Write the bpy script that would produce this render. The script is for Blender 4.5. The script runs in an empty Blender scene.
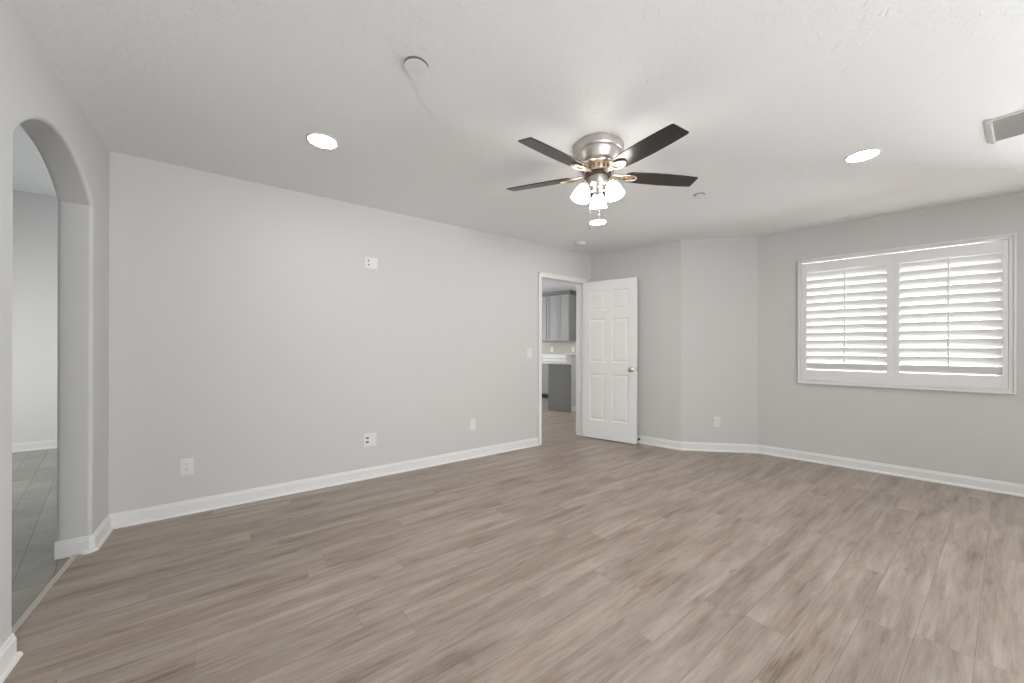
import bpy, bmesh, math, random
from mathutils import Vector, Matrix
random.seed(7)
S = bpy.context.scene
COL = S.collection
PI = math.pi

# ------------------------------------------------------------------ camera
F_PX, HORIZON, YAW, ROLL, EYE = 370.89, 348.06, 0.62452, 0.00278, 1.1742
cd = bpy.data.cameras.new('camera')
cd.sensor_fit = 'HORIZONTAL'; cd.sensor_width = 36.0
cd.lens = 36.0 * F_PX / 1024.0
cd.shift_y = (HORIZON - 341.5) / 1024.0
cd.clip_start = 0.02; cd.clip_end = 200
cam = bpy.data.objects.new('camera', cd); COL.objects.link(cam)
rt = Vector((math.cos(YAW), -math.sin(YAW), 0)); fw = Vector((math.sin(YAW), math.cos(YAW), 0)); up = Vector((0, 0, 1))
cr = rt * math.cos(ROLL) + up * math.sin(ROLL); cu = -rt * math.sin(ROLL) + up * math.cos(ROLL)
m3 = Matrix((cr, cu, -fw)).transposed()
cam.matrix_world = Matrix.Translation((0, 0, EYE)) @ m3.to_4x4()
S.camera = cam

# ------------------------------------------------------------------ world, daylight, exposure
w = bpy.data.worlds.new('world'); S.world = w; w.use_nodes = True
bg = w.node_tree.nodes['Background']; bg.inputs[0].default_value = (0.93, 0.97, 1.0, 1); bg.inputs[1].default_value = 3.5
S.view_settings.view_transform = 'Standard'; S.view_settings.look = 'None'
S.view_settings.gamma = 1.0; S.view_settings.use_curve_mapping = False
S.view_settings.exposure = 0.70
S.cycles.max_bounces = 10; S.cycles.diffuse_bounces = 8; S.cycles.glossy_bounces = 4
S.cycles.sample_clamp_indirect = 6.0
S.cycles.use_denoising = True

def fill_light(name, loc, target, sx, sy, power, color=(1, 0.98, 0.95), spread=180):
    l = bpy.data.lights.new(name, 'AREA'); l.shape = 'RECTANGLE'; l.size = sx; l.size_y = sy
    l.energy = power; l.color = color
    o = bpy.data.objects.new(name, l); COL.objects.link(o); o.location = loc
    d = Vector(target) - Vector(loc)
    l.spread = math.radians(spread)
    o.rotation_euler = d.to_track_quat('-Z', 'Y').to_euler()
    return o
# daylight stand-ins: area lights added at unseen openings of room, hall and kitchen
# added upward light outside the unseen door opening brightens the ceiling
fill_light('back_fill', (0.45, -2.755, 1.60), (1.45, 2.0, 1.72), 1.8, 1.05, 23, (0.97, 0.985, 1.0), 100)
fill_light('ceiling_fill', (7.9, -1.35, 0.08), (2.0, -0.2, 2.44), 2.0, 2.0, 690, (0.94, 0.975, 1.0))
fill_light('hall_fill', (-3.62, 4.5, 1.35), (-1.2, 5.9, 0.7), 1.3, 1.1, 12, (1.0, 0.99, 0.96), 100)
fill_light('kitchen_fill', (3.3, 8.35, 1.5), (4.6, 4.6, 1.1), 2.0, 1.2, 22, (0.98, 0.99, 1.0))
fill_light('kitchen_overhead_fill', (5.0, 4.25, 2.88), (5.2, 4.9, 0.0), 0.5, 0.5, 14, (1.0, 0.98, 0.95))  # added overhead fill for the cabinet ends, no fitting around it

# ------------------------------------------------------------------ materials
def mat(name, rgb, rough=0.5, metal=0.0, spec=0.5, emit=None, estr=0.0, coat=0.0):
    m = bpy.data.materials.new(name); m.use_nodes = True
    b = m.node_tree.nodes['Principled BSDF']
    b.inputs['Base Color'].default_value = (*rgb, 1); b.inputs['Roughness'].default_value = rough
    b.inputs['Metallic'].default_value = metal
    b.inputs['Specular IOR Level'].default_value = spec
    if coat: b.inputs['Coat Weight'].default_value = coat; b.inputs['Coat Roughness'].default_value = 0.12
    if emit: b.inputs['Emission Color'].default_value = (*emit, 1); b.inputs['Emission Strength'].default_value = estr
    return m
class NT:
    def __init__(s, m): s.m = m; s.t = m.node_tree; s.b = s.t.nodes['Principled BSDF']
    def n(s, k, **kw):
        x = s.t.nodes.new(k)
        for a, v in kw.items(): setattr(x, a, v)
        return x
    def put(s, sock, v):
        if isinstance(v, bpy.types.NodeSocket): s.t.links.new(v, sock)
        else: sock.default_value = v
    def math(s, op, a, b=0.0, c=0.0, clamp=False):
        x = s.n('ShaderNodeMath', operation=op); x.use_clamp = clamp
        s.put(x.inputs[0], a); s.put(x.inputs[1], b); s.put(x.inputs[2], c)
        return x.outputs[0]
    def pos(s): return s.n('ShaderNodeNewGeometry').outputs['Position']
    def sep(s, v):
        x = s.n('ShaderNodeSeparateXYZ'); s.put(x.inputs[0], v); return x.outputs
    def comb(s, a, b, c):
        x = s.n('ShaderNodeCombineXYZ')
        for i, v in enumerate((a, b, c)): s.put(x.inputs[i], v)
        return x.outputs[0]
    def noise(s, v, scale, detail=3, rough=0.5, dist=0.0):
        x = s.n('ShaderNodeTexNoise'); s.put(x.inputs['Vector'], v)
        x.inputs['Scale'].default_value = scale; x.inputs['Detail'].default_value = detail
        x.inputs['Roughness'].default_value = rough; x.inputs['Distortion'].default_value = dist
        return x.outputs['Fac']
    def ramp(s, f, stops):
        x = s.n('ShaderNodeValToRGB'); s.put(x.inputs[0], f); e = x.color_ramp.elements
        while len(e) < len(stops): e.new(0.5)
        for el, (p, c) in zip(e, stops): el.position = p; el.color = (*c, 1) if len(c) == 3 else c
        return x.outputs['Color']
    def mix(s, f, a, b, mode='MIX'):
        x = s.n('ShaderNodeMix', data_type='RGBA', blend_type=mode); s.put(x.inputs[0], f)
        for i, v in ((6, a), (7, b)):
            if isinstance(v, tuple) and len(v) == 3: v = (*v, 1)
            s.put(x.inputs[i], v)
        return x.outputs[2]
    def bump(s, hgt, strength, dist):
        x = s.n('ShaderNodeBump'); s.put(x.inputs['Height'], hgt)
        x.inputs['Strength'].default_value = strength; x.inputs['Distance'].default_value = dist
        s.t.links.new(x.outputs[0], s.b.inputs['Normal'])
    def rotate2(s, v, ang):
        x = s.n('ShaderNodeVectorRotate', rotation_type='Z_AXIS'); s.put(x.inputs['Vector'], v)
        x.inputs['Angle'].default_value = ang; return x.outputs[0]
    def base(s, c): s.put(s.b.inputs['Base Color'], c)

def paint(name, rgb, bump_scale=220, strength=0.15):
    m = mat(name, rgb, 0.62, spec=0.3); t = NT(m); p = t.pos()
    t.bump(t.noise(p, bump_scale, 2), strength, 0.002)
    return m
M = {}
M['wall'] = paint('wall_paint', (0.568, 0.566, 0.555))
M['hall_wall'] = paint('hall_paint', (0.66, 0.66, 0.65))
M['white'] = mat('white_trim_paint', (0.715, 0.71, 0.70), 0.38)
M['door'] = mat('white_door_paint', (0.76, 0.758, 0.745), 0.35)
M['shutter'] = mat('shutter_paint', (0.72, 0.72, 0.71), 0.4)
M['plastic'] = mat('white_plastic', (0.70, 0.695, 0.675), 0.35)
M['slot'] = mat('dark_slot', (0.13, 0.125, 0.12), 0.6)
M['nickel'] = mat('brushed_nickel', (0.55, 0.52, 0.48), 0.33, 1.0)
M['chain'] = mat('chain_metal', (0.30, 0.28, 0.26), 0.45, 1.0)
M['iron'] = mat('lamp_tinted_brushed_metal', (0.66, 0.55, 0.46), 0.3, 1.0)  # pinkish lamp reflections coloured into the blade brackets
M['lamp_tint'] = mat('lamp_tinted_vent_metal', (0.72, 0.50, 0.36), 0.3, 1.0)  # warm lamp glow on the vent ring put into its base colour
M['nickel_dark'] = mat('dark_ring', (0.06, 0.05, 0.045), 0.4, 0.6)
M['knob'] = mat('satin_nickel_knob', (0.55, 0.53, 0.50), 0.22, 1.0)
M['vent'] = mat('vent_grey_white', (0.50, 0.50, 0.49), 0.45)
m = bpy.data.materials.new('window_glass'); m.use_nodes = True; nt = m.node_tree
tr_ = nt.nodes.new('ShaderNodeBsdfTransparent'); gl_ = nt.nodes.new('ShaderNodeBsdfGlossy'); gl_.inputs['Roughness'].default_value = 0.03
mx_ = nt.nodes.new('ShaderNodeMixShader'); mx_.inputs[0].default_value = 0.06
nt.links.new(tr_.outputs[0], mx_.inputs[1]); nt.links.new(gl_.outputs[0], mx_.inputs[2]); nt.links.new(mx_.outputs[0], nt.nodes['Material Output'].inputs[0]); M['glass'] = m
M['lens'] = mat('lit_lens', (0.9, 0.9, 0.9), 0.4, emit=(1.0, 0.98, 0.95), estr=48)
M['shade'] = mat('lit_frosted_glass', (0.9, 0.88, 0.84), 0.35, emit=(1.0, 0.95, 0.88), estr=9)
M['bulb'] = mat('lit_bulb', (0.9, 0.88, 0.84), 0.35, emit=(1.0, 0.94, 0.85), estr=175)
M['cab'] = mat('grey_cabinet_paint', (0.29, 0.288, 0.282), 0.4)
M['cab_dark'] = mat('dark_grey_cabinet', (0.19, 0.19, 0.187), 0.42)
M['crown'] = mat('charcoal_crown', (0.10, 0.10, 0.10), 0.4)
M['stone'] = mat('white_quartz', (0.72, 0.71, 0.69), 0.2)
M['splash'] = mat('beige_backsplash', (0.46, 0.42, 0.36), 0.4)
M['kick'] = mat('black_toe_kick', (0.02, 0.02, 0.02), 0.6)
M['strip'] = mat('pale_transition_strip', (0.47, 0.43, 0.37), 0.4)

# ceiling: knock-down texture
m = mat('textured_ceiling', (0.815, 0.825, 0.835), 0.75, spec=0.2); t = NT(m); p = t.pos()
n1 = t.noise(p, 26, 4, 0.6, 0.6); n2 = t.noise(p, 70, 2)
h_ = t.math('ADD', t.math('MULTIPLY', t.math('SMOOTH_MIN', n1, 0.56, 0.06), 2.0), t.math('MULTIPLY', n2, 0.25))
t.bump(h_, 0.42, 0.006); M['ceiling'] = m

# wood plank floor
m = mat('vinyl_plank_floor', (0.4, 0.33, 0.28), 0.42, spec=0.45); t = NT(m)
p = t.rotate2(t.pos(), -0.018); x, y, z = t.sep(p)
PW, PL = 0.1545, 1.22
yy = t.math('DIVIDE', t.math('ADD', y, 20.025 - 0.012), PW)
row = t.math('FLOOR', yy); fy = t.math('FRACT', yy)
wn = t.n('ShaderNodeTexWhiteNoise', noise_dimensions='1D'); t.put(wn.inputs['W'], row)
xx = t.math('ADD', t.math('DIVIDE', t.math('ADD', x, 20.0), PL), t.math('MULTIPLY', wn.outputs['Value'], 7.0))
colm = t.math('FLOOR', xx); fx = t.math('FRACT', xx)
w2 = t.n('ShaderNodeTexWhiteNoise', noise_dimensions='2D'); t.put(w2.inputs['Vector'], t.comb(row, colm, 0.0))
rnd = w2.outputs['Value']
off = t.math('MULTIPLY', rnd, 37.0)
gx = t.math('ADD', x, off)
g_wide = t.noise(t.comb(t.math('MULTIPLY', gx, 1.5), t.math('MULTIPLY', t.math('ADD', y, off), 13.0), off), 1.0, 3, 0.55, 0.5)
g_mid = t.noise(t.comb(t.math('MULTIPLY', gx, 4.5), t.math('MULTIPLY', y, 46.0), off), 1.0, 4, 0.65, 0.5)
g_fine = t.noise(t.comb(t.math('MULTIPLY', gx, 9.0), t.math('MULTIPLY', y, 190.0), off), 1.0, 2, 0.6, 0.2)
g = t.math('ADD', t.math('MULTIPLY', g_wide, 0.50), t.math('ADD', t.math('MULTIPLY', g_mid, 0.34), t.math('MULTIPLY', g_fine, 0.16)))
c = t.ramp(g, [(0.34, (0.160, 0.120, 0.095)), (0.43, (0.262, 0.210, 0.174)), (0.54, (0.345, 0.288, 0.246)), (0.66, (0.425, 0.368, 0.324))])
pat = t.noise(t.comb(t.math('MULTIPLY', gx, 1.9), t.math('MULTIPLY', t.math('ADD', y, off), 8.5), t.math('ADD', off, 3.1)), 1.0, 2, 0.5, 1.2)
c = t.mix(t.ramp(pat, [(0.54, (0, 0, 0)), (0.70, (0.55, 0.55, 0.55))]), c, t.mix(1.0, c, (0.90, 0.80, 0.71), 'MULTIPLY'))
kn = t.noise(t.comb(t.math('MULTIPLY', gx, 4.2), t.math('MULTIPLY', t.math('ADD', y, off), 17.0), off), 1.0, 1, 0.5, 0.8)
c = t.mix(t.ramp(kn, [(0.71, (0, 0, 0)), (0.80, (0.5, 0.5, 0.5))]), c, (0.150, 0.115, 0.092))
tone = t.ramp(rnd, [(0.0, (0.92, 0.92, 0.925)), (0.35, (0.99, 0.99, 1.0)), (0.7, (1.03, 1.02, 1.01)), (1.0, (0.96, 0.94, 0.925))])
c = t.mix(1.0, c, tone, 'MULTIPLY')
ew = t.math('LESS_THAN', t.math('MINIMUM', fy, t.math('SUBTRACT', 1.0, fy)), 0.009)
el = t.math('LESS_THAN', t.math('MINIMUM', fx, t.math('SUBTRACT', 1.0, fx)), 0.0012)
edge = t.math('MAXIMUM', t.math('MULTIPLY', ew, 0.8), t.math('MULTIPLY', el, 0.5))
c = t.mix(t.math('MULTIPLY', edge, 0.60), c, (0.12, 0.095, 0.08))
t.base(c); t.put(t.b.inputs['Roughness'], t.math('ADD', 0.26, t.math('MULTIPLY', g_mid, 0.18)))
t.bump(t.math('SUBTRACT', t.math('MULTIPLY', g_fine, 0.25), edge), 0.12, 0.002); M['floor'] = m

# hall tile floor
m = mat('hall_tile', (0.4, 0.38, 0.34), 0.22); t = NT(m)
p = t.rotate2(t.pos(), -0.205); x, y, z = t.sep(p)
qx = t.math('DIVIDE', t.math('ADD', x, 13.3 + 0.446), 0.133); tr = t.math('FLOOR', qx); tx = t.math('FRACT', qx)
wn = t.n('ShaderNodeTexWhiteNoise', noise_dimensions='1D'); t.put(wn.inputs['W'], tr)
qy = t.math('ADD', t.math('DIVIDE', t.math('ADD', y, 20.0), 0.61), t.math('MULTIPLY', wn.outputs['Value'], 5.0)); ty = t.math('FRACT', qy)
w2 = t.n('ShaderNodeTexWhiteNoise', noise_dimensions='2D'); t.put(w2.inputs['Vector'], t.comb(tr, t.math('FLOOR', qy), 0.0))
ex = t.math('LESS_THAN', t.math('MINIMUM', tx, t.math('SUBTRACT', 1.0, tx)), 0.016)
ey = t.math('LESS_THAN', t.math('MINIMUM', ty, t.math('SUBTRACT', 1.0, ty)), 0.0035)
nz = t.noise(t.pos(), 4.0, 4, 0.6, 0.8)
c = t.ramp(nz, [(0.3, (0.215, 0.207, 0.18)), (0.7, (0.29, 0.28, 0.25))])
c = t.mix(1.0, c, t.ramp(w2.outputs['Value'], [(0, (0.86, 0.86, 0.86)), (1, (1.05, 1.05, 1.04))]), 'MULTIPLY')
t.base(t.mix(t.math('MAXIMUM', ex, ey), c, (0.15, 0.14, 0.12))); M['tile'] = m

# dark walnut fan blade
m = mat('dark_walnut_blade', (0.03, 0.018, 0.012), 0.30, spec=0.4, coat=0.2); t = NT(m)
tc = t.n('ShaderNodeTexCoord').outputs['Object']; x, y, z = t.sep(tc)
nz = t.noise(t.comb(t.math('MULTIPLY', x, 4.0), t.math('MULTIPLY', y, 60.0), 0.0), 1.0, 3)
t.base(t.ramp(nz, [(0.3, (0.008, 0.005, 0.004)), (0.7, (0.030, 0.017, 0.011))])); M['blade'] = m

# ------------------------------------------------------------------ helpers
def new_obj(name, bm, material, parent=None, smooth=False, bevel=0.0, seg=2):
    bmesh.ops.recalc_face_normals(bm, faces=bm.faces)
    me = bpy.data.meshes.new(name); bm.to_mesh(me); bm.free()
    mats = material if isinstance(material, (list, tuple)) else [material]
    for mm in mats: me.materials.append(mm)
    o = bpy.data.objects.new(name, me); COL.objects.link(o)
    if smooth:
        for f in me.polygons: f.use_smooth = True
        me.set_sharp_from_angle(angle=math.radians(38))
    if bevel:
        md = o.modifiers.new('bevel', 'BEVEL'); md.width = bevel; md.segments = seg; md.limit_method = 'ANGLE'; md.angle_limit = math.radians(35)
    if parent: o.parent = parent
    return o
def tag(o, label=None, cat=None, group=None, kind=None):
    if label: o['label'] = label
    if cat: o['category'] = cat
    if group: o['group'] = group
    if kind: o['kind'] = kind
    return o
def empty(name, loc=(0, 0, 0), rz=0.0):
    o = bpy.data.objects.new(name, None); COL.objects.link(o)
    o.location = loc; o.rotation_euler = (0, 0, rz); o.empty_display_size = 0.1
    return o
def thing(name, label, cat, loc=(0, 0, 0), rz=0.0, group=None):
    return tag(empty(name, loc, rz), label, cat, group)
def copy_tree(o, parent=None):
    c = o.copy(); COL.objects.link(c)
    if parent: c.parent = parent
    for ch in [q for q in bpy.data.objects if q.parent == o]: copy_tree(ch, c)
    return c
def box(bm, a, b, mx=None):
    vs = [bm.verts.new((x, y, z)) for x in (a[0], b[0]) for y in (a[1], b[1]) for z in (a[2], b[2])]
    if mx:
        for v in vs: v.co = mx @ v.co
    for f in ((0, 1, 3, 2), (4, 6, 7, 5), (0, 4, 5, 1), (2, 3, 7, 6), (0, 2, 6, 4), (1, 5, 7, 3)):
        bm.faces.new([vs[i] for i in f])
    return vs
def lathe(bm, prof, n=32, mx=None, cap=True):
    rings = []
    for r, z in prof:
        ring = []
        for i in range(n):
            a = 2 * PI * i / n; v = Vector((r * math.cos(a), r * math.sin(a), z))
            ring.append(bm.verts.new(mx @ v if mx else v))
        rings.append(ring)
    for A, B in zip(rings, rings[1:]):
        for i in range(n): bm.faces.new((A[i], A[(i + 1) % n], B[(i + 1) % n], B[i]))
    if cap:
        bm.faces.new(rings[0][::-1]); bm.faces.new(rings[-1])
def tube(bm, pts, r, n=10, cap=True):
    pts = [Vector(p) for p in pts]; rings = []
    rr = r if isinstance(r, (list, tuple)) else [r] * len(pts)
    for i, p in enumerate(pts):
        d = (pts[min(i + 1, len(pts) - 1)] - pts[max(i - 1, 0)]).normalized()
        s = d.cross(Vector((0, 0, 1)) if abs(d.z) < 0.95 else Vector((1, 0, 0))).normalized(); q = s.cross(d)
        rings.append([bm.verts.new(p + (s * math.cos(2 * PI * k / n) + q * math.sin(2 * PI * k / n)) * rr[i]) for k in range(n)])
    for A, B in zip(rings, rings[1:]):
        for i in range(n): bm.faces.new((A[i], A[(i + 1) % n], B[(i + 1) % n], B[i]))
    if cap: bm.faces.new(rings[0][::-1]); bm.faces.new(rings[-1])
def prism(bm, poly, z0, z1, mx=None):
    lo = [bm.verts.new((*p, z0)) for p in poly]; hi = [bm.verts.new((*p, z1)) for p in poly]
    if mx:
        for v in lo + hi: v.co = mx @ v.co
    n = len(poly)
    bm.faces.new(lo[::-1]); bm.faces.new(hi)
    for i in range(n): bm.faces.new((lo[i], lo[(i + 1) % n], hi[(i + 1) % n], hi[i]))
def sweep_plan(bm, path, prof):
    """profile (offset to the right of travel, z) swept along a plan polyline with mitred corners"""
    P = [Vector(p) for p in path]; rings = []
    for i, p in enumerate(P):
        ns = []
        for a, b in ((i - 1, i), (i, i + 1)):
            if a >= 0 and b < len(P):
                d = (P[b] - P[a]).normalized(); ns.append(Vector((d.y, -d.x)))
        nrm = ns[0] if len(ns) == 1 else (ns[0] + ns[1]) / (1 + ns[0].dot(ns[1]))
        rings.append([bm.verts.new((p.x + nrm.x * o, p.y + nrm.y * o, z)) for o, z in prof])
    k = len(prof)
    for A, B in zip(rings, rings[1:]):
        for i in range(k): bm.faces.new((A[i], A[(i + 1) % k], B[(i + 1) % k], B[i]))
    bm.faces.new(rings[0][::-1]); bm.faces.new(rings[-1])
def wall_slab(name, p0, p1, thick, ztop, openings, material, label, cat='wall'):
    """wall from p0 to p1 (plan); room on the right of travel, thickness to the left"""
    p0 = Vector(p0); p1 = Vector(p1); L = (p1 - p0).length; d = (p1 - p0) / L; nrm = Vector((-d.y, d.x))
    us = sorted({0.0, L, *[o[0] for o in openings], *[o[1] for o in openings]})
    zs = sorted({0.0, ztop, *[o[2] for o in openings], *[o[3] for o in openings]})
    bm = bmesh.new(); cache = {}
    def V(u, s, z):
        k = (round(u, 5), s, round(z, 5))
        if k not in cache:
            q = p0 + d * u + nrm * (thick if s else 0); cache[k] = bm.verts.new((q.x, q.y, z))
        return cache[k]
    def solid(i, j):
        if not (0 <= i < len(us) - 1 and 0 <= j < len(zs) - 1): return False
        uc = (us[i] + us[i + 1]) / 2; zc = (zs[j] + zs[j + 1]) / 2
        return not any(o[0] < uc < o[1] and o[2] < zc < o[3] for o in openings)
    for i in range(len(us) - 1):
        for j in range(len(zs) - 1):
            if not solid(i, j): continue
            u0, u1, z0, z1 = us[i], us[i + 1], zs[j], zs[j + 1]
            for s in (0, 1): bm.faces.new((V(u0, s, z0), V(u1, s, z0), V(u1, s, z1), V(u0, s, z1)))
            if not solid(i - 1, j): bm.faces.new((V(u0, 0, z0), V(u0, 1, z0), V(u0, 1, z1), V(u0, 0, z1)))
            if not solid(i + 1, j): bm.faces.new((V(u1, 0, z0), V(u1, 1, z0), V(u1, 1, z1), V(u1, 0, z1)))
            if not solid(i, j - 1): bm.faces.new((V(u0, 0, z0), V(u1, 0, z0), V(u1, 1, z0), V(u0, 1, z0)))
            if not solid(i, j + 1): bm.faces.new((V(u0, 0, z1), V(u1, 0, z1), V(u1, 1, z1), V(u0, 1, z1)))
    return tag(new_obj(name, bm, material), label, cat, kind='structure')

# ------------------------------------------------------------------ room shell
CH = 2.44; HH = 2.92
AX = -0.711; AXB = -0.846                       # arch wall faces
LY = 3.464                                      # long wall face
B = (3.818, LY); Cc = (4.105, 2.344); D = (4.701, 1.773)
WD = Vector((-0.2012, 1.0)).normalized()        # window wall direction (towards +Y)
def on_window(Y): return (5.0573 - 0.2012 * Y, Y)
BACKY = -2.6
E = on_window(BACKY)
G = (AX, BACKY)

bm = bmesh.new(); prism(bm, [(-0.78, BACKY - 0.2), (9.0, BACKY - 0.2), (9.0, 8.6), (-0.78, 8.6)], -0.12, 0.0)
tag(new_obj('floor', bm, M['floor']), 'pale grey-brown wood plank floor of the empty room', 'floor', kind='structure')
bm = bmesh.new(); prism(bm, [(-3.9, BACKY - 0.2), (-0.7805, BACKY - 0.2), (-0.7805, 8.6), (-3.9, 8.6)], -0.12, 0.0)
tag(new_obj('floor_hall', bm, M['tile']), 'beige-grey tiled floor seen through the arch', 'floor', kind='structure')
bm = bmesh.new(); prism(bm, [(-0.785, 2.24), (-0.760, 2.24), (-0.760, 3.14), (-0.785, 3.14)], 0.0, 0.006)
tag(new_obj('trim_threshold', bm, M['strip'], bevel=0.003), 'pale strip between wood planks and hall tiles', 'threshold', kind='structure')

bm = bmesh.new()
prism(bm, [(G[0] - .05, G[1] - .05), (E[0] + .05, E[1] - .05), (D[0] + .06, D[1] + .03), (Cc[0] + .06, Cc[1] + .03), (B[0] + .05, B[1] + .05), (AX - .05, LY + .05)], CH, CH + 0.06)
tag(new_obj('ceiling', bm, M['ceiling']), 'white ceiling with knockdown texture', 'ceiling', kind='structure')
bm = bmesh.new(); prism(bm, [(-3.9, BACKY - .2), (-0.72, BACKY - .2), (-0.72, 3.55), (9.0, 3.55), (9.0, 8.6), (-3.9, 8.6)], HH, HH + 0.06)
tag(new_obj('ceiling_hall', bm, M['ceiling']), 'higher plain ceiling of the hall and kitchen', 'ceiling', kind='structure')

# long wall with the doorway
DX0, DX1, DZ = 2.942, 3.656, 2.040
x0 = -0.711
wall_slab('wall_long', (x0, LY), (B[0] + 0.12, LY), 0.115, HH, [(DX0 - 0.012 - x0, DX1 + 0.012 - x0, -1, DZ + 0.012)], M['wall'], 'long pale grey wall with the doorway at its right end')
# wall behind the open door, angled bay wall, window wall, back wall
def off(p, q, t_):
    d = (Vector(q) - Vector(p)).normalized(); return d
wall_slab('wall_door_side', B, Cc, 0.12, HH, [], M['wall'], 'short grey wall behind the open door')
wall_slab('wall_angled', Cc, D, 0.12, HH, [], M['wall'], 'narrow angled grey wall beside the window wall')
Dv = Vector(D); Ev = Vector(E); WL = (Ev - Dv).length
def uw(Y): return (Vector(on_window(Y)) - Dv).length
WY0, WY1, WZ0, WZ1 = 1.385, 0.092, 0.845, 2.075   # window_1 rough opening
wall_slab('wall_window', D, E, 0.16, HH, [(uw(WY0), uw(WY1), WZ0, WZ1), (uw(-0.45), uw(-2.25), 0.03, 2.12)], M['wall'], 'grey wall with the shuttered window')
wall_slab('wall_back', E, G, 0.14, HH, [(4.15, 6.05, 1.05, 2.15)], M['wall'], 'wall behind the camera', 'wall')
# hall and kitchen enclosure
wall_slab('wall_hall_far', (-3.8, 6.60), (-0.70, 6.60), 0.12, HH, [], M['hall_wall'], 'bright far wall of the hall seen through the arch')
wall_slab('wall_hall_west', (-3.7, BACKY - .1), (-3.7, 6.7), 0.1, HH, [(6.5, 7.9, 0.75, 1.95)], M['hall_wall'], 'hall side wall')
wall_slab('wall_hall_back', (-0.8, BACKY + .2), (-3.8, BACKY + .2), 0.1, HH, [], M['hall_wall'], 'hall rear wall')
wall_slab('wall_kitchen_south', (3.95, 3.56), (7.6, 3.56), 0.06, HH, [], M['hall_wall'], 'kitchen wall beside the doorway')
wall_slab('wall_kitchen_side', (-0.70, 6.9), (-0.70, 3.56), 0.1, HH, [], M['hall_wall'], 'wall between hall and kitchen')
wall_slab('wall_kitchen_north', (-0.8, 8.2), (8.5, 8.2), 0.1, HH, [(3.0, 5.4, 0.9, 2.2)], M['hall_wall'], 'kitchen outer wall')

# arch wall: one solid with the arched opening cut out of its outline, bullnosed edges
AY0, AY1, ZS, RISE = 2.252, 3.140, 1.983, 0.205
R = ((AY1 - AY0) ** 2 / 4 + RISE ** 2) / (2 * RISE); yc = (AY0 + AY1) / 2; zc = ZS + RISE - R
aa = math.asin((AY1 - AY0) / 2 / R); NA = 28
arch = [(yc + R * math.sin(-aa + 2 * aa * i / NA), zc + R * math.cos(-aa + 2 * aa * i / NA)) for i in range(NA + 1)]
bm = bmesh.new()
outline = [(BACKY - .1, 0), (AY0, 0)] + arch + [(AY1, 0), (LY + 0.115, 0), (LY + 0.115, HH), (BACKY - .1, HH)]
fr = [bm.verts.new((AX, y, z)) for y, z in outline]; bk = [bm.verts.new((AXB, y, z)) for y, z in outline]
bm.faces.new(fr); bm.faces.new(bk[::-1]); n = len(outline)
for i in range(n): bm.faces.new((fr[i], bk[i], bk[(i + 1) % n], fr[(i + 1) % n]))
bmesh.ops.recalc_face_normals(bm, faces=bm.faces); bm.edges.ensure_lookup_table(); sel = []
for e in bm.edges:
    if abs(e.verts[0].co.x - e.verts[1].co.x) < 1e-6 and all(AY0 - 1e-4 <= v.co.y <= AY1 + 1e-4 and v.co.z < ZS + RISE + .01 for v in e.verts): sel.append(e)
bmesh.ops.bevel(bm, geom=sel, offset=0.018, segments=6, profile=0.5, affect='EDGES')
bmesh.ops.triangulate(bm, faces=[f for f in bm.faces if len(f.verts) > 4])
o = new_obj('wall_arch', bm, M['wall'])
tag(o, 'left wall with the arched opening into the hall', 'wall', kind='structure')

# baseboards: moulded board and quarter-round shoe
def base_prof(shoe=True):
    p = [(0, 0.094), (0.004, 0.094), (0.007, 0.089), (0.008, 0.080), (0.012, 0.074), (0.0125, 0.068), (0.0125, 0.018)]
    if shoe: p += [(0.017, 0.0175), (0.022, 0.0155), (0.026, 0.0115), (0.028, 0.006), (0.0285, 0.0)]
    else: p += [(0.0125, 0.0)]
    return p + [(0, 0)]
def baseboard(name, path, label, shoe=True):
    bm = bmesh.new(); sweep_plan(bm, path, base_prof(shoe)); return tag(new_obj(name, bm, M['white']), label, 'baseboard', kind='structure')
baseboard('baseboard_long', [(-0.742, AY1), (AX - 0.012, AY1), (AX, AY1 + 0.012), (AX, LY), (2.884, LY)], 'white baseboard along the long wall')
baseboard('baseboard_jamb', [(AXB - 0.002, AY1), (-0.742, AY1)], 'white baseboard on the arch jamb', False)
baseboard('baseboard_near', [(AX, BACKY), (AX, AY0 - 0.016)], 'white baseboard left of the arch')
baseboard('baseboard_right', [(B[0] - 0.09, LY), B, Cc, D, on_window(-0.40)], 'white baseboard below the window')
baseboard('baseboard_hall', [(-3.7, 6.60), (-0.80, 6.60)], 'white baseboard of the far hall wall')

# door casing and jamb lining
bm = bmesh.new(); CW = 0.058
def casing_prof_box(a, b): box(bm, a, b)
for (a, b) in (((DX0 - CW, LY - 0.013, 0), (DX0 - 0.004, LY, DZ + 0.004)), ((DX1 + 0.004, LY - 0.013, 0), (DX1 + CW, LY, DZ + 0.004)), ((DX0 - CW, LY - 0.013, DZ + 0.004), (DX1 + CW, LY, DZ + CW)),
               ((DX0 - CW, LY - 0.020, 0), (DX0 - CW + 0.02, LY - 0.012, DZ + CW)), ((DX1 + CW - 0.02, LY - 0.020, 0), (DX1 + CW, LY - 0.012, DZ + CW)), ((DX0 - CW, LY - 0.020, DZ + CW - 0.02), (DX1 + CW, LY - 0.012, DZ + CW)),
               ((DX0 - 0.012, LY - 0.004, 0), (DX0, LY + 0.119, DZ)), ((DX1, LY - 0.004, 0), (DX1 + 0.012, LY + 0.119, DZ)), ((DX0 - 0.012, LY - 0.004, DZ), (DX1 + 0.012, LY + 0.119, DZ + 0.012)),
               ((DX0, LY + 0.042, 0), (DX0 + 0.011, LY + 0.075, DZ)), ((DX1 - 0.011, LY + 0.042, 0), (DX1, LY + 0.075, DZ)), ((DX0, LY + 0.042, DZ - 0.011), (DX1, LY + 0.075, DZ))):
    casing_prof_box(a, b)
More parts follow.
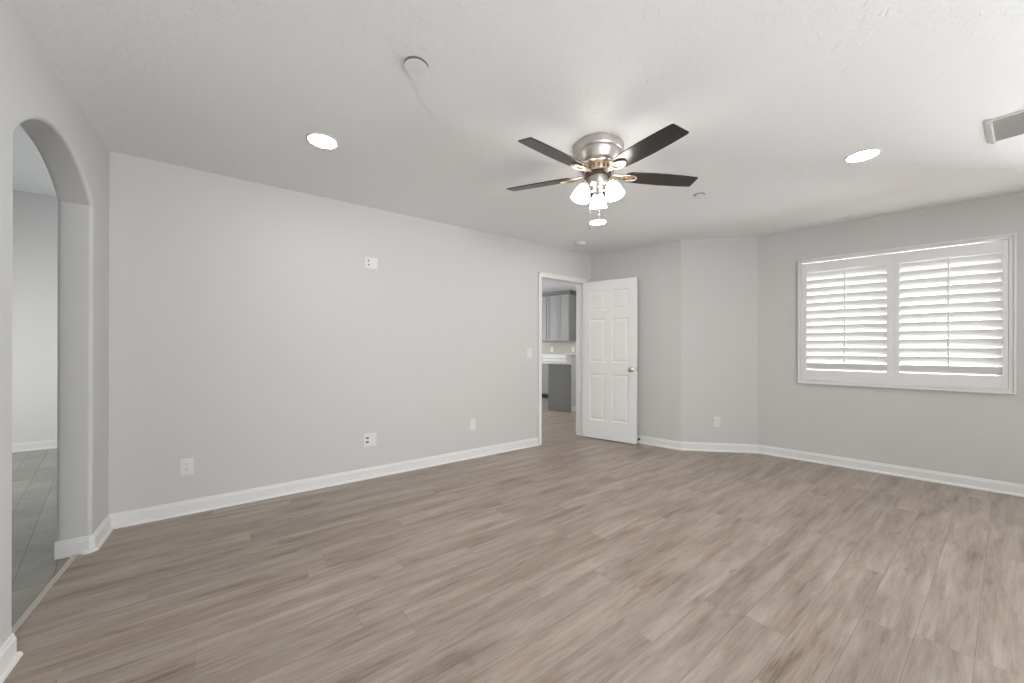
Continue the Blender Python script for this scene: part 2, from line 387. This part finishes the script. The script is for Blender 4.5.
tag(new_obj('trim_door_casing', bm, M['white'], bevel=0.003), 'white casing around the kitchen doorway', 'door frame', kind='structure')

# ------------------------------------------------------------------ open six-panel door
hinge = Vector((DX1 + 0.004, LY - 0.022)); latch = Vector((3.893, 2.780))
da = math.atan2(latch.y - hinge.y, latch.x - hinge.x); DW = (latch - hinge).length; DH = 2.028; DT = 0.035
door = tag(empty('door_1', (hinge.x, hinge.y, 0.012), da), 'white six-panel door standing open against the far wall', 'door', kind='structure')
# local: x along the leaf, y<0 side faces the camera, z up
def door_leaf(W, H, T):
    bm = bmesh.new()
    cols = [(0.098, W / 2 - 0.045), (W / 2 + 0.045, W - 0.098)]
    rows = [(0.235, 0.835), (0.985, 1.545), (1.655, H - 0.125)]
    panels = [(c[0], c[1], r[0], r[1]) for c in cols for r in rows]
    xs = sorted({0, W, *[v for c in cols for v in c]}); zs = sorted({0, H, *[v for r in rows for v in r]})
    for side in (0, 1):
        y = -T if side == 0 else 0.0; s = 1 if side == 0 else -1
        for i in range(len(xs) - 1):
            for j in range(len(zs) - 1):
                a, b, c, d = xs[i], xs[i + 1], zs[j], zs[j + 1]
                if (a, b, c, d) in panels:
                    lv = [(0, 0), (0.006, 0.007), (0.013, 0.0095), (0.019, 0.0095), (0.040, 0.003)]
                    prev = None
                    for ins, dep in lv:
                        ring = [bm.verts.new((px, y + s * dep, pz)) for px, pz in ((a + ins, c + ins), (b - ins, c + ins), (b - ins, d - ins), (a + ins, d - ins))]
                        if prev:
                            for k in range(4): bm.faces.new((prev[k], prev[(k + 1) % 4], ring[(k + 1) % 4], ring[k]))
                        prev = ring
                    bm.faces.new(prev)
                else:
                    bm.faces.new([bm.verts.new(q) for q in ((a, y, c), (b, y, c), (b, y, d), (a, y, d))])
    for q in (((0, -T, 0), (0, 0, 0), (0, 0, H), (0, -T, H)), ((W, -T, 0), (W, 0, 0), (W, 0, H), (W, -T, H)), ((0, -T, 0), (W, -T, 0), (W, 0, 0), (0, 0, 0)), ((0, -T, H), (W, -T, H), (W, 0, H), (0, 0, H))):
        bm.faces.new([bm.verts.new(v) for v in q])
    bmesh.ops.remove_doubles(bm, verts=bm.verts, dist=1e-5)
    return bm
new_obj('door_panel', door_leaf(DW, DH, DT), M['door'], door)
KZ = 0.905
for s in (-1, 1):
    bm = bmesh.new(); y0 = -DT if s < 0 else 0.0
    mx = Matrix.Translation((DW - 0.065, y0, KZ)) @ Matrix.Rotation(PI / 2 if s < 0 else -PI / 2, 4, 'X')
    lathe(bm, [(0.033, 0), (0.033, 0.005), (0.028, 0.010), (0.014, 0.013), (0.012, 0.026), (0.017, 0.034), (0.026, 0.042), (0.029, 0.052), (0.026, 0.062), (0.016, 0.067), (0.003, 0.068)], 28, mx)
    tag(new_obj('door_knob', bm, M['knob'], door, smooth=True), 'round satin nickel knob')
bm = bmesh.new(); box(bm, (DW - 0.0005, -DT / 2 - 0.012, KZ - 0.028), (DW + 0.0015, -DT / 2 + 0.012, KZ + 0.028)); box(bm, (DW, -DT / 2 - 0.007, KZ - 0.009), (DW + 0.010, -DT / 2 + 0.007, KZ + 0.009))
new_obj('latch_plate', bm, M['knob'], door, bevel=0.001)
for hz in (0.22, 1.02, 1.80):
    bm = bmesh.new(); lathe(bm, [(0.006, -0.045), (0.006, 0.045)], 12, Matrix.Translation((-0.004, -DT - 0.004, hz))); box(bm, (0.0, -DT - 0.0015, hz - 0.044), (0.016, -DT + 0.001, hz + 0.044))
    new_obj('hinge', bm, M['white'], door, smooth=True)
# spring door stop on the baseboard behind the door
n_ = Vector((Cc[1] - B[1], -(Cc[0] - B[0]))).normalized()
sp = Vector(B) + (Vector(Cc) - Vector(B)) * 0.585 + n_ * 0.0125
ds = thing('door_stop', 'small dark spring door stop on the baseboard behind the open door', 'door stop', (sp.x, sp.y, 0.05), math.atan2(n_.y, n_.x))
bm = bmesh.new(); mx = Matrix.Rotation(PI / 2, 4, 'Y')
lathe(bm, [(0.011, 0), (0.011, 0.006), (0.006, 0.010)] + [(0.0062 if i % 2 else 0.0045, 0.012 + i * 0.003) for i in range(16)], 14, mx); new_obj('spring', bm, M['nickel_dark'], ds, smooth=True)
bm = bmesh.new(); lathe(bm, [(0.006, 0.058), (0.0085, 0.060), (0.0085, 0.072), (0.005, 0.075)], 14, mx); new_obj('rubber_tip', bm, M['slot'], ds, smooth=True)

# ------------------------------------------------------------------ window with plantation shutters
# local frame: x runs along the wall to the right of the picture (towards -Y), y into the room, z up
wdir = (Ev - Dv).normalized(); wang = math.atan2(wdir.y, wdir.x)
# room is to the right of travel D->E: right = (dy,-dx); local +y would be left, so build with y negative towards the room
wo = on_window(1.421)
win = tag(empty('window_1', (wo[0], wo[1], 0), wang), 'white framed window with closed plantation shutters', 'window', kind='structure')
WW = (Vector(on_window(0.053)) - Vector(wo)).length; ZB, ZT = 0.812, 2.109
def ring_frame(bm, x0, x1, z0, z1, wdt, y0, y1):
    box(bm, (x0, y0, z0), (x0 + wdt, y1, z1)); box(bm, (x1 - wdt, y0, z0), (x1, y1, z1))
    box(bm, (x0 + wdt, y0, z0), (x1 - wdt, y1, z0 + wdt)); box(bm, (x0 + wdt, y0, z1 - wdt), (x1 - wdt, y1, z1))
bm = bmesh.new()
ring_frame(bm, 0, WW, ZB, ZT, 0.036, -0.022, 0.0); ring_frame(bm, 0, WW, ZB, ZT, 0.014, -0.034, -0.022)
ring_frame(bm, 0.024, WW - 0.024, ZB + 0.024, ZT - 0.024, 0.014, -0.028, 0.05)
new_obj('window_frame', bm, M['shutter'], win, bevel=0.003)
bm = bmesh.new(); ring_frame(bm, 0.030, WW - 0.030, ZB + 0.030, ZT - 0.030, 0.040, 0.085, 0.125); box(bm, (WW / 2 - 0.025, 0.085, ZB + 0.05), (WW / 2 + 0.025, 0.125, ZT - 0.05))
new_obj('sash', bm, M['shutter'], win, bevel=0.003)
bm = bmesh.new(); box(bm, (0.07, 0.103, ZB + 0.07), (WW - 0.07, 0.107, ZT - 0.07)); new_obj('pane', bm, M['glass'], win)

def make_shutter(x0, x1, left_stile, right_stile, label):
    z0, z1 = ZB + 0.0395, ZT - 0.0455; y0, y1 = -0.026, 0.004
    sh = thing('plantation_shutter', label, 'shutter', (wo[0], wo[1], 0), wang, 'plantation shutters on the window')
    for a, b in ((x0, x0 + left_stile), (x1 - right_stile, x1)):
        bm = bmesh.new(); box(bm, (a, y0, z0), (b, y1, z1)); new_obj('stile', bm, M['shutter'], sh, bevel=0.002)
    a, b = x0 + left_stile, x1 - right_stile; lz0, lz1 = 0.957, 1.964
    bm = bmesh.new(); box(bm, (a, y0, lz1), (b, y1, z1)); new_obj('rail', bm, M['shutter'], sh, bevel=0.002)
    bm = bmesh.new(); box(bm, (a, y0, z0), (b, y1, lz0)); new_obj('rail', bm, M['shutter'], sh, bevel=0.002)
    N = 13; pitch = (lz1 - lz0) / N; wd = 0.0845; tilt = math.radians(57)
    zc_ = [lz0 + pitch * (i + 0.5) + 0.001 for i in range(N)]
    for zc in zc_:
        bm = bmesh.new(); prof = []
        for k in range(20):
            t_ = 2 * PI * k / 20; pu = wd / 2 * math.cos(t_); pv = 0.0055 * math.sin(t_) * (1 - 0.15 * abs(math.cos(t_)))
            # room edge (y negative) up, outer edge down
            prof.append((math.cos(tilt) * pu + math.sin(tilt) * pv, -math.sin(tilt) * pu + math.cos(tilt) * pv))
        A = [bm.verts.new((a + 0.0005, -0.011 + q[0], zc + q[1])) for q in prof]; Bv = [bm.verts.new((b - 0.0005, -0.011 + q[0], zc + q[1])) for q in prof]
        for k in range(20): bm.faces.new((A[k], A[(k + 1) % 20], Bv[(k + 1) % 20], Bv[k]))
        bm.faces.new(A[::-1]); bm.faces.new(Bv)
        new_obj('louver', bm, M['shutter'], sh, smooth=True)
    ex = -0.011 - wd / 2 * math.cos(tilt) - 0.008; xm = (a + b) / 2
    dz = wd / 2 * math.sin(tilt)
    for za, zb in ((zc_[0] + dz + 0.005, zc_[6] + dz + 0.01), (zc_[7] + dz - 0.012, zc_[12] + dz + 0.01)):
        bm = bmesh.new(); box(bm, (xm - 0.0055, ex - 0.005, za - 0.01), (xm + 0.0055, ex + 0.005, zb)); new_obj('tilt_rod', bm, M['shutter'], sh, bevel=0.002)
    return sh
xm_ = 0.7105
make_shutter(0.0395, xm_ - 0.0005, 0.036, 0.049, 'left plantation shutter panel of the window, nearer the room corner')
make_shutter(xm_ + 0.0005, WW - 0.0395, 0.036, 0.030, 'right plantation shutter panel of the window, at the picture edge')

# added off-picture openings, made to let daylight in
def added_glazing(name, p, q, z0, z1, label, leaves):
    P0 = Vector(p); d = (Vector(q) - P0); L = d.length
    g = tag(empty(name, (p[0], p[1], 0), math.atan2(d.y, d.x)), label, 'window', kind='structure')
    bm = bmesh.new(); ring_frame(bm, 0.002, L - 0.002, z0 + 0.002, z1 - 0.002, 0.05, 0.02, 0.10)
    for k in range(1, leaves): box(bm, (L * k / leaves - 0.03, 0.03, z0 + .05), (L * k / leaves + 0.03, 0.09, z1 - .05))
    new_obj('window_frame', bm, M['shutter'], g)
    return g
added_glazing('added_window_2', on_window(-0.45), on_window(-2.25), 0.03, 2.12, 'added door opening for light, outside the frame', 2)
bw = (Vector(G) - Vector(E)).normalized()
added_glazing('added_window_3', Vector(E) + bw * 4.15, Vector(E) + bw * 6.05, 1.05, 2.15, 'added window opening for light, behind the camera', 2)
bm = bmesh.new(); prism(bm, [(5.65, -3.2), (9.6, -3.2), (9.6, -0.30), (5.28, -0.30)], 2.62, 2.74)  # added roof keeps sky light out of the unseen door opening
tag(new_obj('sky_blocker_roof', bm, M['white']), 'added roof outside the frame that blocks sky light', 'sky light blocker', kind='structure')
bm = bmesh.new(); prism(bm, [(9.0, -3.2), (9.5, -3.2), (9.5, -0.30), (9.0, -0.30)], -0.02, 2.62)  # added wall shuts off level outside light
tag(new_obj('light_blocker_wall', bm, M['hall_wall']), 'added wall outside the frame that blocks outside light', 'light blocker', kind='structure')

# ------------------------------------------------------------------ wall plates
def plate_thing(name, label, cat, loc, yaw_, W, H, kinds, group=None):
    """local x along wall, local y up, local z out of the wall"""
    o = empty(name, loc); o.rotation_euler = (PI / 2, 0, yaw_); tag(o, label, cat, group)
    bm = bmesh.new(); prism(bm, [(-W / 2, -H / 2), (W / 2, -H / 2), (W / 2, H / 2), (-W / 2, H / 2)], 0.0, 0.006)
    new_obj('cover_plate', bm, M['plastic'], o, bevel=0.0025)
    def slot(par, x0, x1, y0, y1, z=0.0089):
        s = bmesh.new(); box(s, (x0, y0, z - 0.001), (x1, y1, z)); new_obj('slot', s, M['slot'], par)
    for cx, kd in kinds:
        if kd == 'duplex':
            for s in (-1, 1):
                f = bmesh.new(); prism(f, [(cx + 0.0165 * math.cos(2 * PI * k / 16), 0.0195 * s + max(-0.0125, min(0.0125, 0.0165 * math.sin(2 * PI * k / 16)))) for k in range(16)], 0.0055, 0.0085)
                fo = new_obj('receptacle', f, M['plastic'], o)
                for dx in (-0.006, 0.006): slot(fo, cx + dx - 0.0013, cx + dx + 0.0013, 0.0195 * s - 0.002, 0.0195 * s + 0.006)
                slot(fo, cx - 0.002, cx + 0.002, 0.0195 * s - 0.0095, 0.0195 * s - 0.0055)
        elif kd in ('ports', 'small_ports'):
            f = bmesh.new(); box(f, (cx - 0.0165, -0.033, 0.0055), (cx + 0.0165, 0.033, 0.008)); fo = new_obj('receptacle', f, M['plastic'], o, bevel=0.001)
            hw, hh = (0.013, 0.0085) if kd == 'ports' else (0.006, 0.008)
            for k in (-1, 1): slot(fo, cx - hw, cx + hw, k * 0.018 - hh, k * 0.018 + hh, 0.0086)
        elif kd == 'jack':
            f = bmesh.new(); lathe(f, [(0.0062, 0.005), (0.0062, 0.0075), (0.0045, 0.0078), (0.0045, 0.014)], 12, Matrix.Translation((cx, 0, 0))); new_obj('jack', f, M['plastic'], o, smooth=True)
        elif kd == 'rocker':
            f = bmesh.new(); box(f, (cx - 0.0165, -0.033, 0.0055), (cx + 0.0165, 0.033, 0.0075)); fo = new_obj('switch_bezel', f, M['plastic'], o, bevel=0.001)
            f = bmesh.new(); vs = box(f, (cx - 0.0145, -0.031, 0.006), (cx + 0.0145, 0.031, 0.010)); vs[1].co.z = 0.008; new_obj('rocker', f, M['plastic'], fo, bevel=0.001)
    return o
yw = 0.0
plate_thing('wall_outlet', 'single white wall outlet low on the long wall nearest the arch', 'outlet', (-0.328, LY, 0.332), yw, 0.072, 0.117, [(0, 'duplex')])
plate_thing('wall_outlet', 'wide white two-gang outlet plate low in the middle of the long wall', 'outlet', (0.918, LY, 0.345), yw, 0.112, 0.118, [(-0.023, 'ports'), (0.023, 'jack')])
plate_thing('media_outlet', 'white two-gang outlet plate alone high on the long wall', 'outlet', (0.924, LY, 1.938), yw, 0.114, 0.102, [(-0.023, 'small_ports'), (0.023, 'jack')])
plate_thing('wall_plate', 'narrow white cover plate low on the long wall nearest the doorway', 'outlet', (1.976, LY, 0.353), yw, 0.072, 0.117, [(0, 'jack')])
plate_thing('light_switch', 'white rocker light switch just left of the doorway casing', 'light switch', (2.752, LY, 1.116), yw, 0.074, 0.117, [(0, 'rocker')])
cdv = (Vector(D) - Vector(Cc)).normalized()
plate_thing('wall_outlet', 'white outlet low on the angled wall right of the open door', 'outlet', (4.388, 2.073, 0.334), math.atan2(cdv.y, cdv.x), 0.072, 0.117, [(0, 'duplex')])

# ------------------------------------------------------------------ ceiling fixtures
def recessed(label, x, y):
    o = thing('recessed_light', label, 'ceiling light', (x, y, CH), 0, 'recessed ceiling lights')
    bm = bmesh.new(); lathe(bm, [(0.078, 0.012), (0.076, -0.003), (0.080, -0.006), (0.087, -0.005), (0.092, -0.001), (0.092, 0.001)], 40, cap=False)
    new_obj('trim_ring', bm, M['plastic'], o, smooth=True)
    bm = bmesh.new(); lathe(bm, [(0.0775, 0.002), (0.0775, -0.001), (0.07, -0.0035), (0.035, -0.006), (0.002, -0.0065)], 40); new_obj('lens', bm, M['lens'], o, smooth=True)
    return o
recessed('lit recessed ceiling light on the left, above the long wall', 0.385, 2.525)
recessed('lit recessed ceiling light just below the ceiling fan in the picture, near the doorway', 2.87, 2.514)
recessed('lit recessed ceiling light right of the fan, above the window', 3.275, 0.63)
def cover(label, x, y, r):
    o = thing('sprinkler_cover', label, 'ceiling cover', (x, y, CH), 0, 'round ceiling cover plates')
    bm = bmesh.new(); lathe(bm, [(r * 0.70, -0.001), (r * 0.80, -0.006), (r * 0.985, -0.0105), (r, -0.0115), (r * 0.98, -0.0125), (r * 0.1, -0.0126)], 36); new_obj('cover_disc', bm, M['ceilplate'], o)
    bm = bmesh.new(); lathe(bm, [(r * 0.6, -0.0005), (r * 0.6, -0.002), (r * 0.98, -0.002), (r * 1.03, -0.0005)], 36); new_obj('shadow_ring', bm, M['ring'], o)  # dark ring drawn as the shadow gap above the disc
    return o
M['ring'] = mat('shadow_grey', (0.22, 0.22, 0.215), 0.7)
M['ceilplate'] = mat('ceiling_plate_white', (0.78, 0.785, 0.79), 0.7)
cover('flat round white sprinkler cover on the ceiling left of the fan', 0.62, 1.60, 0.052)
cover('small round white sprinkler cover on the ceiling right of the fan blades', 3.03, 1.575, 0.040)
sd = thing('smoke_detector', 'white smoke detector on the ceiling above the doorway', 'smoke detector', (3.255, 3.12, CH))
bm = bmesh.new(); lathe(bm, [(0.066, 0.0), (0.066, -0.012), (0.062, -0.016), (0.058, -0.030), (0.045, -0.037), (0.01, -0.038)], 36); new_obj('housing', bm, M['plastic'], sd, smooth=True)
bm = bmesh.new(); lathe(bm, [(0.012, -0.0375), (0.012, -0.040), (0.004, -0.041)], 20); new_obj('test_button', bm, M['plastic'], sd, smooth=True)
# ceiling air register
vt = thing('ceiling_vent', 'white rectangular air vent on the ceiling at the right picture edge', 'vent', (3.51, -0.035, CH))
hx, hy = 0.178, 0.178
bm = bmesh.new(); prev = None
for ins, zz in ((0, 0), (0.0, -0.003), (0.002, -0.005), (0.012, -0.006), (0.014, -0.006), (0.014, -0.002)):
    ring = [bm.verts.new((sx * (hx - ins), sy * (hy - ins), zz)) for sx, sy in ((-1, -1), (1, -1), (1, 1), (-1, 1))]
    if prev:
        for k in range(4): bm.faces.new((prev[k], prev[(k + 1) % 4], ring[(k + 1) % 4], ring[k]))
    prev = ring
new_obj('vent_frame', bm, M['plastic'], vt)
bm = bmesh.new(); prism(bm, [(hy, -0.001), (hy, -0.004), (hy - 0.026, -0.022), (hy - 0.031, -0.022), (hy - 0.031, -0.001)], -hx + 0.002, hx - 0.002, Matrix(((0, 0, 1, 0), (1, 0, 0, 0), (0, 1, 0, 0), (0, 0, 0, 1))))
new_obj('end_cap', bm, M['plastic'], vt)
bm = bmesh.new(); box(bm, (-hx + .012, -hy + .012, -0.003), (hx - .012, hy - .03, -0.001)); new_obj('backing', bm, M['vent'], vt)
for k in range(15):
    bm = bmesh.new()
    xk = -hx + 0.026 + k * (2 * hx - 0.052) / 14
    box(bm, (-0.008, -hy + 0.031, -0.001), (0.008, hy - 0.031, 0.001), Matrix.Translation((xk, 0, -0.0085)) @ Matrix.Rotation(math.radians(32), 4, 'Y'))
    new_obj('louver', bm, M['vent'], vt)

# ------------------------------------------------------------------ ceiling fan
FX, FY = 1.797, 1.577
fan = thing('ceiling_fan', 'five-bladed dark wood ceiling fan with nickel housing and three lit glass shades', 'ceiling fan', (FX, FY, CH))
bm = bmesh.new(); lathe(bm, [(0.150, 0.0), (0.155, -0.006), (0.155, -0.040), (0.152, -0.052), (0.148, -0.056), (0.148, -0.064), (0.143, -0.078), (0.132, -0.112), (0.122, -0.128), (0.108, -0.134), (0.05, -0.134)], 56)
new_obj('motor_housing', bm, M['nickel'], fan, smooth=True)
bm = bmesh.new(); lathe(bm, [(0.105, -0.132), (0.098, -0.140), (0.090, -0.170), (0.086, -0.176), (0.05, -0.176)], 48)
vr = new_obj('vent_ring', bm, M['lamp_tint'], fan, smooth=True)
for k in range(20):
    bm = bmesh.new(); a = 2 * PI * (k + .5) / 20
    box(bm, (-0.004, -0.006, -0.013), (0.0035, 0.006, 0.013), Matrix.Rotation(a, 4, 'Z') @ Matrix.Translation((0.0942, 0, -0.155)) @ Matrix.Rotation(math.radians(15), 4, 'Y'))
    new_obj('vent_slot', bm, M['slot'], vr)
bm = bmesh.new(); lathe(bm, [(0.083, -0.175), (0.083, -0.190), (0.04, -0.190)], 40); new_obj('flywheel', bm, M['nickel_dark'], fan, smooth=True)
bm = bmesh.new(); lathe(bm, [(0.052, -0.188), (0.060, -0.193), (0.060, -0.230), (0.057, -0.240), (0.048, -0.250), (0.034, -0.258), (0.030, -0.269), (0.034, -0.273), (0.034, -0.282), (0.022, -0.294), (0.010, -0.300), (0.004, -0.312)], 40)
new_obj('switch_housing', bm, M['nickel'], fan, smooth=True)
TH0 = -0.5195; BZ = -0.1765
def blade_mesh():
    bm = bmesh.new(); r0, r1 = 0.175, 0.643
    prof = [(r0, 0.030), (r0 + 0.010, 0.044), (r0 + 0.03, 0.053), (0.30, 0.0605), (0.42, 0.063), (0.54, 0.060), (r1 - 0.010, 0.0545), (r1 - 0.002, 0.051), (r1, 0.044)]
    prism(bm, prof + [(x - 0.004 * (x > 0.6), -y) for x, y in prof[::-1]], -0.003, 0.003)
    return bm
def iron_mesh():
    bm = bmesh.new()
    # arm from the flywheel, widening to an open oval ring that carries the blade
    for s in (-1, 1):
        tube(bm, [(0.070, 0.008 * s, 0.000), (0.105, 0.010 * s, 0.000), (0.140, 0.016 * s, -0.004), (0.165, 0.026 * s, -0.008), (0.195, 0.031 * s, -0.008), (0.225, 0.026 * s, -0.008), (0.245, 0.012 * s, -0.008), (0.250, 0.0, -0.008)], [0.007, 0.0075, 0.007, 0.0065, 0.006, 0.006, 0.006, 0.006], 10)
    prism(bm, [(0.060, -0.020), (0.115, -0.014), (0.150, -0.012), (0.150, 0.012), (0.115, 0.014), (0.060, 0.020)], -0.006, 0.003)
    for (x, y) in ((0.190, 0.0), (0.215, 0.016), (0.215, -0.016)): lathe(bm, [(0.006, -0.010), (0.0055, -0.0065), (0.0055, -0.002)], 10, Matrix.Translation((x, y, 0)))
    prism(bm, [(0.160, -0.010), (0.205, -0.022), (0.228, -0.018), (0.228, 0.018), (0.205, 0.022), (0.160, 0.010)], -0.006, -0.0025)
    return bm
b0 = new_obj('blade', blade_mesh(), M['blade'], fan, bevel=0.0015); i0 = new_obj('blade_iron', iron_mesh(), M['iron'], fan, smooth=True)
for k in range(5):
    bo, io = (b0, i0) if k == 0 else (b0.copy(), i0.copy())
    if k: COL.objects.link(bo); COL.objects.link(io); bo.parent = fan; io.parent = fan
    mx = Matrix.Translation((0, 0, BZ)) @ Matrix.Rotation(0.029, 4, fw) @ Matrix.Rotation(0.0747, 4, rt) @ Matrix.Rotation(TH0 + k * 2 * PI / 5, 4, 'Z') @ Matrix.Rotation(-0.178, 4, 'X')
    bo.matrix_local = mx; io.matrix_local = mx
# light kit: three arms and bell shades
aw = math.atan2(fw.y, fw.x) - 0.25
sh0 = None
for k in range(3):
    a = aw + k * 2 * PI / 3
    bm = bmesh.new(); ca, sa = math.cos(a), math.sin(a)
    P_ = [(0.026, -0.278), (0.050, -0.287), (0.066, -0.280), (0.078, -0.262), (0.085, -0.250)]
    tube(bm, [(r * ca, r * sa, z) for r, z in P_], 0.007, 10)
    arm = new_obj('lamp_arm', bm, M['nickel'], fan, smooth=True)
    bm = bmesh.new()
    tiltm = Matrix.Translation((0.088 * ca, 0.088 * sa, -0.243)) @ Matrix.Rotation(a, 4, 'Z') @ Matrix.Rotation(math.radians(-19), 4, 'Y') @ Matrix.Diagonal((0.87, 0.87, 1.04, 1))
    lathe(bm, [(0.010, 0.012), (0.022, 0.008), (0.026, -0.002), (0.026, -0.012), (0.02, -0.016)], 24, tiltm)
    new_obj('lamp_holder', bm, M['nickel'], arm, smooth=True)
    bm = bmesh.new()
    prof = [(0.024, -0.010), (0.030, -0.016), (0.041, -0.030), (0.050, -0.048), (0.057, -0.068), (0.062, -0.088), (0.066, -0.100)]
    prof = prof + [(0.063, -0.1005), (0.058, -0.086), (0.052, -0.066), (0.044, -0.044), (0.030, -0.022), (0.018, -0.016)]
    lathe(bm, prof, 36, tiltm)
    new_obj('lamp_shade', bm, M['shade'], fan, smooth=True)
    bm = bmesh.new(); lathe(bm, [(0.012, -0.016), (0.014, -0.03), (0.026, -0.052), (0.029, -0.066), (0.024, -0.082), (0.010, -0.092), (0.002, -0.093)], 20, tiltm)
    new_obj('bulb', bm, M['bulb'], fan, smooth=True)
def chain(x, y, z0, z1):
    n = int((z0 - z1 - 0.01) / 0.003); bm = bmesh.new()
    lathe(bm, [(0.0017 if k % 2 else 0.0008, z0 - k * 0.003) for k in range(n)], 8, Matrix.Translation((x, y, 0)))
    lathe(bm, [(0.002, z1 + 0.008), (0.0055, z1), (0.0055, z1 - 0.022), (0.002, z1 - 0.028)], 10, Matrix.Translation((x, y, 0)))
    new_obj('pull_chain', bm, M['chain'], fan, smooth=True)
rv = Vector((rt.x, rt.y)); fv = Vector((fw.x, fw.y))
c1 = rv * -0.052 - fv * 0.02; chain(c1.x, c1.y, -0.255, -0.500)
c2 = rv * 0.002 - fv * 0.035; chain(c2.x, c2.y, -0.300, -0.440)

# ------------------------------------------------------------------ kitchen seen through the doorway
kv = Vector((0.2684 * 0 + 0.9658, 0.2592)); ku = Vector((-0.2592, 0.9658)); K0 = (4.814, 4.850)
kang = math.atan2(kv.y, kv.x)                     # local x = kv, local y = ku
def kthing(name, label, cat): return thing(name, label, cat, (K0[0], K0[1], 0), kang)
def kpart(name, a, b, m_, parent, bevel=0.003):
    bm = bmesh.new(); box(bm, a, b); return new_obj(name, bm, m_, parent, bevel=bevel)
def kpt(a, b): q = Vector(K0) + kv * a + ku * b; return (q.x, q.y)
wall_slab('wall_kitchen', kpt(1.88, 3.0), kpt(1.88, -1.85), 0.12, HH, [], M['hall_wall'], 'kitchen wall behind the grey cabinets')
bm = bmesh.new(); pw = [kpt(0.02, 0), kpt(1.88, 0), kpt(1.88, 0.10), kpt(0.02, 0.10)]; prism(bm, pw, 0, 1.05)
tag(new_obj('wall_pony', bm, M['wall']), 'low half wall at the end of the kitchen peninsula', 'half wall', kind='structure')
bm = bmesh.new(); prism(bm, [kpt(-0.0, -0.02), kpt(1.875, -0.02), kpt(1.875, 0.12), kpt(-0.0, 0.12)], 1.05, 1.075)
tag(new_obj('trim_pony_cap', bm, M['white'], bevel=0.004), 'white cap on the half wall', 'trim', kind='structure')
baseboard('baseboard_kitchen', [kpt(0.02, -0.0), kpt(1.87, -0.0)], 'white baseboard of the half wall', False)
pen = kthing('kitchen_peninsula', 'dark grey kitchen peninsula with white counter beyond the doorway', 'cabinet')
kpart('end_panel', (-0.005, 0.0, 0.0), (0.018, 0.485, 0.875), M['cab_dark'], pen)
kpart('cabinet_body', (0.02, 0.102, 0.0), (1.27, 0.485, 0.875), M['cab_dark'], pen)
bm = bmesh.new(); box(bm, (-0.035, 0.102, 0.877), (1.27, 0.76, 0.918)); box(bm, (-0.035, -0.012, 0.877), (0.015, 0.102, 0.918)); new_obj('countertop', bm, M['stone'], pen, bevel=0.003)
base = kthing('base_cabinet', 'grey base cabinets with white counter along the far kitchen wall', 'cabinet')
kpart('cabinet_body', (1.30, 0.80, 0.10), (1.875, 2.6, 0.875), M['cab'], base)
kpart('toe_kick', (1.36, 0.80, 0.0), (1.875, 2.6, 0.10), M['kick'], base, 0)
kpart('countertop', (1.265, 0.79, 0.877), (1.875, 2.6, 0.918), M['stone'], base)
kpart('splash_strip', (1.855, 0.79, 0.919), (1.878, 2.6, 1.02), M['stone'], base)
def shaker(name, a, b0_, b1_, z0, z1, parent, m_):
    bm = bmesh.new(); f = 0.055
    box(bm, (a - 0.006, b0_ + f, z0 + f), (a, b1_ - f, z1 - f))
    for (q0, q1, w0, w1) in ((b0_, b0_ + f, z0, z1), (b1_ - f, b1_, z0, z1), (b0_ + f, b1_ - f, z0, z0 + f), (b0_ + f, b1_ - f, z1 - f, z1)): box(bm, (a - 0.02, q0, w0), (a, q1, w1))
    d = new_obj(name, bm, m_, parent, bevel=0.0015)
    return d
bb = [0.82, 1.26, 1.70, 2.14, 2.58]
for q0, q1 in zip(bb, bb[1:]):
    shaker('cabinet_door', 1.298, q0 + .003, q1 - .003, 0.12, 0.70, base, M['cab']); kpart('drawer', (1.280, q0 + .003, 0.712), (1.298, q1 - .003, 0.862), M['cab'], base, 0.002)
up_ = kthing('wall_cabinet', 'grey wall cabinets with charcoal crown high on the kitchen wall', 'cabinet')
UZ0, UZ1 = 1.345, 2.43
kpart('cabinet_body', (1.56, 0.945, UZ0), (1.876, 2.6, UZ1), M['cab'], up_)
bm = bmesh.new(); pr = [(0.0, UZ1 - 0.005), (0.012, UZ1 - 0.005), (0.030, UZ1 + 0.04), (0.036, UZ1 + 0.085), (0.0, UZ1 + 0.085)]
sweep_plan(bm, [(1.876, 0.945)[::1], (1.56, 0.945), (1.56, 2.6)][::-1], pr); new_obj('crown_moulding', bm, M['crown'], up_)
for q0, q1 in ((0.95, 1.252), (1.256, 1.558), (1.572, 1.98), (1.984, 2.39)):
    shaker('cabinet_door', 1.558, q0, q1, UZ0 + 0.004, UZ1 - 0.012, up_, M['cab'])
bm = bmesh.new(); prism(bm, [kpt(1.868, 0.12), kpt(1.879, 0.12), kpt(1.879, 2.6), kpt(1.868, 2.6)], 1.022, 1.34)
tag(new_obj('trim_backsplash', bm, M['splash']), 'beige backsplash under the wall cabinets', 'backsplash', kind='structure')
for b_, lab in ((1.62, 'white outlet on the beige backsplash left of its twin'), (1.02, 'white outlet on the beige backsplash nearer the door')):
    q = kpt(1.8675, b_)
    plate_thing('wall_outlet', lab, 'outlet', (q[0], q[1], 1.14), kang - PI / 2, 0.072, 0.117, [(0, 'duplex')])
